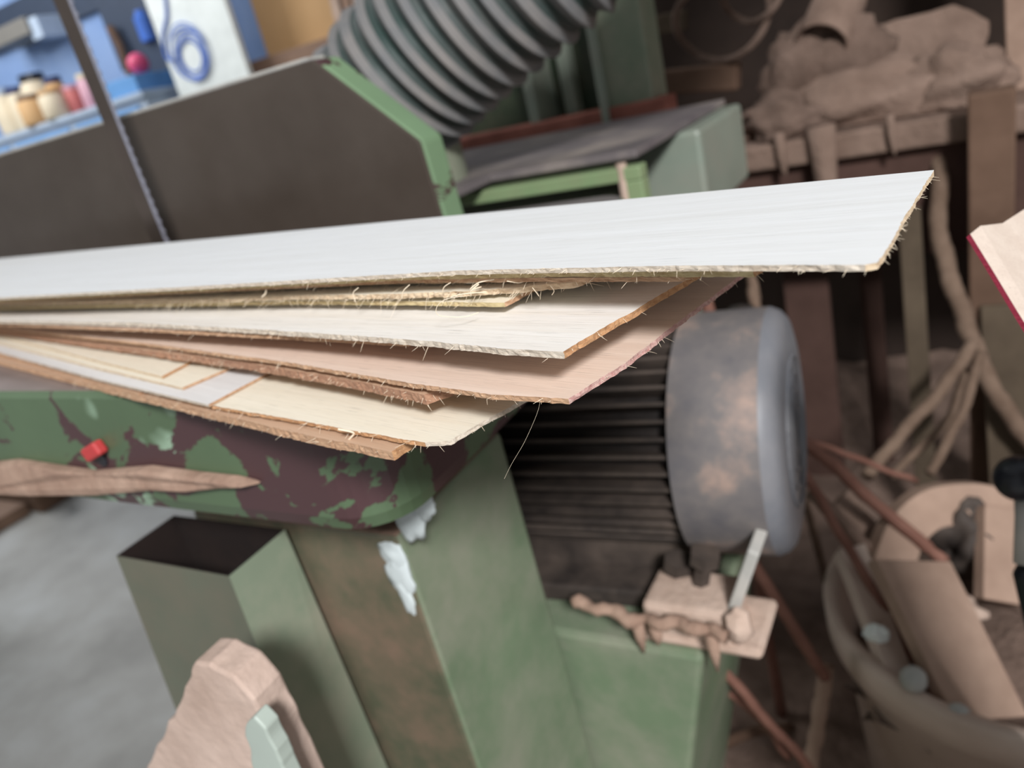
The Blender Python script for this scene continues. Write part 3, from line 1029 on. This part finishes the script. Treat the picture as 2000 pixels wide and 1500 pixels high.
rope('hanging_rope', [(1965, 135), (1905, 190), (1872, 250), (1840, 285), (1832, 400), (1850, 520), (1880, 610), (1900, 670), (1945, 770), (2040, 900)], 1.36, 1.28, .015, 'rope', 'thick dusty rope hanging from the shelf past the tip of the white sheet', 'rope', .006, 1)
rope('dusty_stick', [(1900, 670), (1830, 770), (1760, 850), (1690, 930)], 1.27, 1.22, .0105, 'rope', 'dusty stick slanting down left from the hanging rope', 'stick', .004, 2)
rope('dusty_stick', [(1915, 690), (1880, 800), (1815, 925)], 1.26, 1.20, .008, 'rope', 'thin dusty stick below the hanging rope, middle one of the fork', 'stick', .004, 3)
rope('dusty_stick', [(1885, 720), (1840, 830), (1740, 930)], 1.33, 1.28, .007, 'rope', 'thin dusty stick behind the fork below the hanging rope', 'stick', .004, 4)
rope('thin_rod', [(1455, 480), (1475, 580), (1488, 640)], 1.08, 1.03, .007, 'rope', 'thin dusty rod rising behind the motor fan cover', 'rod', .002, 5, (-.22, 1.2, 0))
rope('rust_rod', [(1370, 590), (1392, 640)], .98, .97, .008, 'red_cord', 'short red-brown rod behind the pink sheet beside the motor', 'rod', .002, 6, (-.26, .92, 0))

# red-brown cords running from the motor to the tub
cords = [([(1560, 860), (1650, 885), (1790, 940)], 1.05, 1.15, .0045, 'thin red-brown cord running right from the motor cover, uppermost'),
         ([(1560, 855), (1640, 920), (1740, 1010), (1845, 1095)], .98, 1.0, .008, 'thick red-brown cord from the motor cover to the dusty tub'),
         ([(1560, 905), (1640, 1040), (1720, 1180), (1800, 1310), (1850, 1405)], .96, .93, .006, 'long red-brown cord reaching down into the dusty tub'),
         ([(1450, 1075), (1510, 1160), (1570, 1260), (1612, 1320)], .92, .98, .0075, 'red-brown cord hanging below the motor fan cover'),
         ([(1365, 1255), (1440, 1340), (1520, 1430), (1590, 1510)], .85, .95, .006, 'red-brown cord slanting down from the motor bracket, right one'),
         ([(1310, 1250), (1390, 1330), (1480, 1400), (1540, 1480)], .88, 1.0, .005, 'red-brown cord slanting down from the motor bracket, left one')]
for i, (pix, d0, d1, r, lb) in enumerate(cords):
    rope('red_cord', pix, d0, d1, r, 'red_cord', lb, 'cord', .003, 20 + i)
rope('tan_stick', [(1612, 1300), (1600, 1400), (1582, 1520)], 1.0, 1.02, .010, 'board_tan', 'tan stick standing left of the dusty tub', 'stick', .003, 30)

# sawdust mound on the ground at the right
bm = B()
NX, NY = 60, 50
g = []
for j in range(NY + 1):
    for i in range(NX + 1):
        x = -.45 + 1.8 * i / NX; y = .10 + 1.99 * j / NY
        e = min(1, i / 4) * min(1, j / 8) * min(1, (NX - i) / 5)
        h = .004 + e * (.0 + .12 * max(0, y - 1.2) / .9 + .03 * noise.noise(Vector((x * 4, y * 4, 1))) + .025 * noise.noise(Vector((x * 13, y * 13, 2))))
        g.append(bm.verts.new((x, y, max(.003, h))))
for j in range(NY):
    for i in range(NX):
        q = j * (NX + 1) + i
        bm.faces.new([g[q], g[q + 1], g[q + NX + 2], g[q + NX + 1]])
tag(fin('sawdust_layer', bm, MT['dust_brown'], None, smooth=True), 'brown sawdust drifted over the ground at right', 'sawdust', kind='stuff')

# ------------------------------------------------------------------ dusty tub with scraps, lower right
tc_ = Vector((.053, .914, .0))
TR, TH = .215, .30
tub = root('scrap_tub', 'round dusty tan tub full of scraps at lower right', 'tub', tc_)
bm = B()
lathe(bm, tc_ + Vector((0, 0, .0)), (0, 0, 1), [(0, TR * .86), (TH - .05, TR * .97), (TH - .045, TR * 1.05), (TH - .005, TR * 1.06), (TH, TR * 1.03), (TH - .002, TR * .97), (TH - .06, TR * .94), (.03, TR * .82)], 72)
fin('tub_wall', bm, MT['tub'], tub, smooth=True)
bm = B(); blob(bm, tc_ + Vector((0, 0, .19)), (.175, .175, .04), 4, .35, 3, 4)
o = fin('scrap_dust', bm, MT['dust_brown'], tub, smooth=True)
o['kind'] = 'stuff'


def board(name, pix, d, th, mt, label, cat='board'):
    """pix: outline in the photo, d: distance at each corner"""
    pts = [P(x, y, dd) for (x, y), dd in zip(pix, d)]
    n_ = (pts[1] - pts[0]).cross(pts[-1] - pts[0]).normalized()
    if n_.dot(fwd) < 0:
        n_ = -n_
    bm = B(); prism(bm, pts, n_ * th)
    return tag(fin(name, bm, MT[mt], None, bevel=.002), label, cat)


board('scrap_board', [(1712, 1092), (1858, 1096), (2010, 1400), (1868, 1410)], [.90, .92, .86, .84], .02, 'board_tan', 'broad tan board leaning inside the dusty tub')
board('scrap_board', [(1640, 1075), (1690, 1060), (1790, 1330), (1745, 1345)], [.97, .98, .90, .89], .018, 'tub', 'narrow pale board in the dusty tub left of the broad board')
board('scrap_board', [(1925, 985), (2040, 1000), (2040, 1190), (1922, 1170)], [.99, 1.0, .97, .96], .02, 'board_tan', 'upright tan board end behind the black knob')
# bent dusty strap arching over the tub
bm = B()
path = spline([P(1700, 1120, .98), P(1738, 1020, 1.0), P(1800, 962, 1.01), P(1880, 945, 1.01), P(1960, 955, 1.0), P(2050, 1010, .99)], 10)
top_ = []
for i, p in enumerate(path):
    t = (path[min(i + 1, len(path) - 1)] - path[max(0, i - 1)]).normalized()
    inner = fwd.cross(t).normalized()
    a = p - inner * .008 * -1
    top_.append((bm.verts.new(p), bm.verts.new(p + inner * .055), bm.verts.new(p + inner * .055 + fwd * .03), bm.verts.new(p + fwd * .03)))
for i in range(len(top_) - 1):
    for k in range(4):
        bm.faces.new([top_[i][k], top_[i][(k + 1) % 4], top_[i + 1][(k + 1) % 4], top_[i + 1][k]])
bm.faces.new(top_[0]); bm.faces.new(top_[-1][::-1])
tag(fin('bent_strap', bm, MT['board_tan'], None, smooth=False, bevel=.003), 'bent dusty tan arch above the scrap tub', 'strap')
bm = B(); blob(bm, P(1895, 1060, 1.04), (.05, .04, .06), 9, .5, 2.4, 4)
tag(fin('dusty_bracket', bm, MT['fin'], None, smooth=True), 'dark dusty iron lump under the bent arch', 'scrap metal')
for i, (px, py, d, r, lb) in enumerate(((1784, 1326, .86, .014, 'pale round knob on a pin in the tub, left of the broad board'), (1872, 1398, .83, .013, 'pale round knob at the lower end of the broad board'),)):
    bm = B()
    c = P(px, py, d)
    lathe(bm, c, (0, -.5, 1), [(-.06, .005), (-.008, .006), (-.006, r), (.004, r), (.010, r * .7), (.012, .001)], 20)
    tag(fin('pin', bm, MT['bright_steel'], None, smooth=False), lb, 'pin', 'pins in the scrap tub')
bm = B(); blob(bm, P(1712, 1238, .92), (.014, .01, .012), 2, .3, 2, 3)
tag(fin('paper_scrap', bm, MT['white'], None), 'small white scrap between the boards in the tub', 'scrap')

board('scrap_board', [(1630, 985), (1660, 955), (1760, 1080), (1735, 1110)], [1.06, 1.07, 1.05, 1.04], .015, 'dust_mid', 'small dusty board behind the tub beside the bent arch')
rope('dusty_stick', [(1590, 960), (1660, 1040), (1720, 1090)], 1.0, 1.02, .010, 'dust_mid', 'short dusty stick lying on the tub rim beside the red-brown cords', 'stick', .003, 41)
rope('tan_stick', [(1330, 1500), (1440, 1440), (1545, 1420)], 1.12, 1.2, .008, 'wood_brown', 'brown stick lying on the sawdust right of the green housing', 'stick', .003, 42)
bm = B(); blob(bm, P(1862, 1190, .93), (.03, .022, .018), 12, .4, 2, 3)
tag(fin('wood_scrap', bm, MT['dust_pale'], None, smooth=True), 'pale lump of scrap right of the broad board in the tub', 'scrap')

# black ball lever at the right border
kn = root('machine_lever', 'black ball-ended lever at the right border of the photo', 'lever', P(2010, 1130, .62))
bm = B()
bmesh.ops.create_uvsphere(bm, u_segments=28, v_segments=16, radius=.0185)
bmesh.ops.translate(bm, verts=bm.verts, vec=P(1990, 934, .62))
fin('ball_knob', bm, MT['black'], kn, smooth=True)
bm = B(); tube(bm, [P(1994, 965, .622), P(2000, 1010, .622), P(2001, 1100, .624)], [.005, .0065, .008], 14)
fin('lever_arm', bm, MT['bright_steel'], kn, smooth=True)
bm = B()
c = P(2014, 1120, .626)
tube(bm, [c + Vector((0, 0, .006)), c, Vector((c.x + .10, c.y + .02, .0))], [.010, .013, .018], 16)
fin('lever_post', bm, MT['black'], kn, smooth=True)

# ------------------------------------------------------------------ lower left: offcut, jade scrap, timber on the ground
def standing(name, pix, yy, th, mt, label, cat):
    pts = [PY(x, y, yy) for x, y in pix]
    b0, b1 = pts[-1].copy(), pts[0].copy()
    b0.z = 0; b1.z = 0
    fine = []
    for a, b in zip(pts[:-1], pts[1:]):
        for k in range(6):
            p = a.lerp(b, k / 6)
            fine.append(p + Vector((noise.noise(p * 60), 0, noise.noise(p * 60 + Vector((9, 0, 0))))) * .004)
    poly = [b1] + fine + [pts[-1], b0]
    bm = B(); prism(bm, poly, (0, th, 0))
    return tag(fin(name, bm, MT[mt], None, bevel=.004), label, cat)


standing('timber_offcut', [(285, 1500), (330, 1415), (365, 1330), (385, 1300), (405, 1295), (450, 1325), (492, 1368), (530, 1440), (560, 1500)], .187, .022, 'offcut', 'pinkish tan timber offcut with a rounded top standing before the dust chute', 'offcut')
standing('jade_scrap', [(490, 1500), (478, 1440), (492, 1400), (515, 1420), (540, 1465), (552, 1500)], .174, .010, 'pale_jade', 'pale jade scrap leaning on the front of the timber offcut', 'scrap')
bm = B()
c = PY(572, 1150, cy0)
blob(bm, c, (.004, .003, .008), 3, .5, 2, 2)
tag(fin('wood_chip', bm, MT['cream'], None), 'tiny cream wood chip stuck to the dusty column', 'wood chip')

c = PZ(60, 1010, .02)
c.z = 0
bm = B(); box(bm, c.x - .7, c.x - .02, c.y + .05, c.y + .30, 0, .10)
tag(fin('timber_block', bm, MT['wood_brown'], None, bevel=.005), 'brown timber block on the ground at the left border', 'timber')
bm = B(); box(bm, c.x - .75, c.x - .08, c.y - .15, c.y + .04, 0, .045)
tag(fin('timber_plank', bm, MT['frame_brown'], None, bevel=.005), 'tan plank on the ground before the brown timber block', 'plank')
bm = B()
q = c + Vector((-.02, .10, .135))
lathe(bm, q, (.9, -.43, 0), [(-.12, .030), (-.115, .034), (.10, .034), (.105, .028)], 20)
tag(fin('cream_dowel', bm, MT['cream'], None, smooth=True), 'cream round dowel lying on the brown timber block', 'dowel')

# ------------------------------------------------------------------ far left: blue corner with bench and odds and ends
BY = 2.75
cabt = PY(100, 236, BY).z
cab = root('work_cabinet', 'pale blue-grey cabinet with odds and ends on top at far upper left', 'cabinet', (-4.3, BY + .2, 0))
bm = B(); box(bm, -6.2, -3.52, BY, BY + .40, 0, cabt - .03)
fin('carcass', bm, MT['palebluegrey'], cab, bevel=.004)
bm = B(); box(bm, -6.22, -3.51, BY - .02, BY + .40, cabt - .03, cabt)
fin('cabinet_top', bm, MT['palebluegrey'], cab, bevel=.004)
bm = B()
for k in range(4):
    x = -3.58 - .62 * k
    box(bm, x - .56, x, BY - .016, BY - .001, .12, cabt - .06)
fin('door', bm, MT['skyblue'], cab, bevel=.003)


def jar(px, r, h, mt, lid, label, y=BY + .12, cat='jar', name='jar'):
    b = PY(px, 200, y)
    t_ = root(name, label, cat, (b.x, y, cabt + .0005), 'odds and ends on the cabinet')
    bm = B()
    lathe(bm, (b.x, y, cabt + .001), (0, 0, 1), [(0, r * .9), (h * .1, r), (h * .75, r), (h * .85, r * .8), (h * .86, r * .78)], 24)
    fin('jar_body', bm, MT[mt], t_, smooth=True)
    bm = B()
    lathe(bm, (b.x, y, cabt + .001 + h * .861), (0, 0, 1), [(0, r * .84), (h * .14, r * .84)], 24)
    fin('lid', bm, MT[lid], t_)


jar(8, .075, .26, 'cream', 'palebluegrey', 'pale jar at the far left of the cabinet top')
jar(38, .06, .24, 'cream', 'navy', 'cream jar with navy lid left of the saw blade')
jar(60, .075, .16, 'tan', 'wood_brown', 'low tan pot in front of the navy lidded jar', BY + .03)
jar(82, .08, .27, 'cream', 'black', 'cream jar with black lid left of the saw blade')
jar(104, .07, .15, 'cream', 'tan', 'low cream pot in front of the black lidded jar', BY + .03)
jar(120, .055, .22, 'tan', 'navy', 'tan jar with navy lid beside the saw blade')
jar(150, .055, .15, 'dull_red', 'rose', 'dull red pot just left of the saw blade on the cabinet')
jar(188, .06, .18, 'rose', 'cream', 'pink pot just right of the saw blade on the cabinet')
# blue box and pink ball right of the blade
b = PY(265, 190, BY + .1)
bm = B(); box(bm, b.x - .21, min(b.x + .15, -3.53), BY + .02, BY + .34, cabt + .001, cabt + .085)
tag(fin('blue_crate', bm, MT['skyblue'], None, bevel=.006), 'light blue crate on the cabinet right of the saw blade', 'crate')
pb = PY(277, 143, BY + .12)
bm = B(); bmesh.ops.create_uvsphere(bm, u_segments=24, v_segments=14, radius=.052)
bmesh.ops.translate(bm, verts=bm.verts, vec=Vector((pb.x, BY + .12, cabt + .086 + .052)))
tag(fin('pink_ball', bm, MT['pink'], None, smooth=True), 'bright pink ball on the light blue crate', 'ball')
# wall fittings
WYY = 3.2
def wall_box(x0y0, x1y1, dep, mt, name, label, cat, y=WYY):
    a = PY(*x0y0, y - dep); b2 = PY(*x1y1, y - dep)
    z0, z1 = sorted((a.z, b2.z)); x0, x1 = sorted((a.x, b2.x))
    bm = B(); box(bm, x0, x1, y - dep, y - .0005, z0, z1)
    return tag(fin(name, bm, MT[mt], None, bevel=.004), label, cat)


wall_box((-90, 143), (208, -90), .03, 'slate', 'recess_shade', 'large dark sheet for a shaded recess in the blue wall at far upper left', 'panel')  # flat dark sheet carries the shade of a wall recess
wall_box((-20, 100), (44, 32), .22, 'case_grey', 'dark_case', 'grey-brown case on the dark recess sheet', 'case')
wall_box((66, 80), (68, 30), .2, 'palebluegrey', 'pale_box', 'pale upright box beside the grey-brown case', 'box')
wall_box((238, 140), (250, -30), .08, 'slate', 'wall_pipe', 'dark slate upright on the blue wall', 'pipe')
wall_box((312, 185), (322, -60), .10, 'slate', 'corner_pole', 'dark pole beside the white board', 'pole')
bm = B(); tube(bm, [PY(215, 52, 3.08), PY(235, 90, 3.08), PY(256, 150, 3.08)], .022, 10)
tag(fin('broom_handle', bm, MT['wood_brown'], None), 'brown wooden stick against the blue wall', 'stick')
bm = B(); q = PY(284, 52, 3.1); lathe(bm, q, (0, 0, 1), [(-.07, .045), (.05, .045), (.06, .03), (.08, .028)], 20)
tag(fin('blue_bottle', bm, MT['blue'], None), 'bright blue bottle hanging beside the dark pole', 'bottle')

# white board with a blue coil
wb = root('white_board', 'white board with blue loops standing before the blue wall', 'board', (-3.2, 2.93, 0))
x0 = PY(350, 185, 2.9).x; x1 = PY(488, 150, 2.9).x
bm = B(); box(bm, x0, x1, 2.90, 2.93, 0, 2.35)
fin('board_panel', bm, MT['white'], wb, bevel=.003)
bm = B()
cc = PY(372, 108, 2.894)
rr_ = random.Random(3)
for k in range(6):
    rx = .075 + .013 * k * rr_.uniform(.7, 1.1); rz = .07 + .012 * k
    ox, oz = rr_.uniform(-.02, .02), rr_.uniform(-.02, .02)
    pts = [(cc.x + ox + rx * math.cos(a), 2.894 - .002 * k, cc.z + oz + rz * math.sin(a)) for a in [i * math.pi / 20 for i in range(41)]]
    tube(bm, pts, .004, 6, False)
tube(bm, spline([(cc.x - .12, 2.892, cc.z), (cc.x - .17, 2.892, cc.z + .03), (cc.x - .14, 2.892, cc.z + .12), (cc.x - .06, 2.892, cc.z + .2), (cc.x - .02, 2.892, cc.z + .33), (cc.x - .1, 2.892, cc.z + .4)], 8), .007, 6)
o = fin('blue_loops', bm, plain('blue_ink', srgb(96, 132, 214), .5), wb)
o['label'] = 'blue looping coil'
# tan ply panel above a brown ledge
xa, xb = PY(476, 110, 3.0).x, PY(640, 70, 3.0).x
zl = PY(560, 92, 3.0).z
bm = B(); box(bm, xa, xb, 3.16, 3.1995, zl, zl + 1.1)
tag(fin('plywood_sheet', bm, MT['tan'], None, bevel=.003), 'tan plywood panel on the wall right of the white board', 'panel')
bm = B(); box(bm, xa - .1, xb + .16, 3.02, 3.1995, zl - .20, zl - .01)
tag(fin('brown_ledge', bm, MT['frame_brown'], None, bevel=.004), 'brown ledge below the tan plywood panel', 'ledge')
# bundle of dusty laths left of the hose
for i, (a, b2) in enumerate((((655, 10), (645, 112)), ((675, 0), (665, 108)), ((695, -5), (685, 112)))):
    bm = B()
    pa, pb2 = P(*a, 2.05 + .07 * i), P(*b2, 1.98 + .07 * i)
    dd = (pa - pb2)
    pe = Vector((pa.x - .06 - .02 * i, pa.y - .06, 0))
    dd = (pa - pe).normalized() * .12
    obox(bm, (pa + dd * .6 + pe) / 2, (dd, (1, .3, 0), dd.cross(Vector((1, .3, 0)))), ((pa + dd * .6 - pe).length / 2, .011, .006))
    tag(fin('dusty_lath', bm, MT['dust_pale'] if i != 1 else MT['dust'], None), ('dusty pale lath left of the hose, leftmost of three', 'dusty tan lath left of the hose, middle of three', 'dusty pale lath touching the hose, rightmost of three')[i], 'lath', 'laths beside the hose')
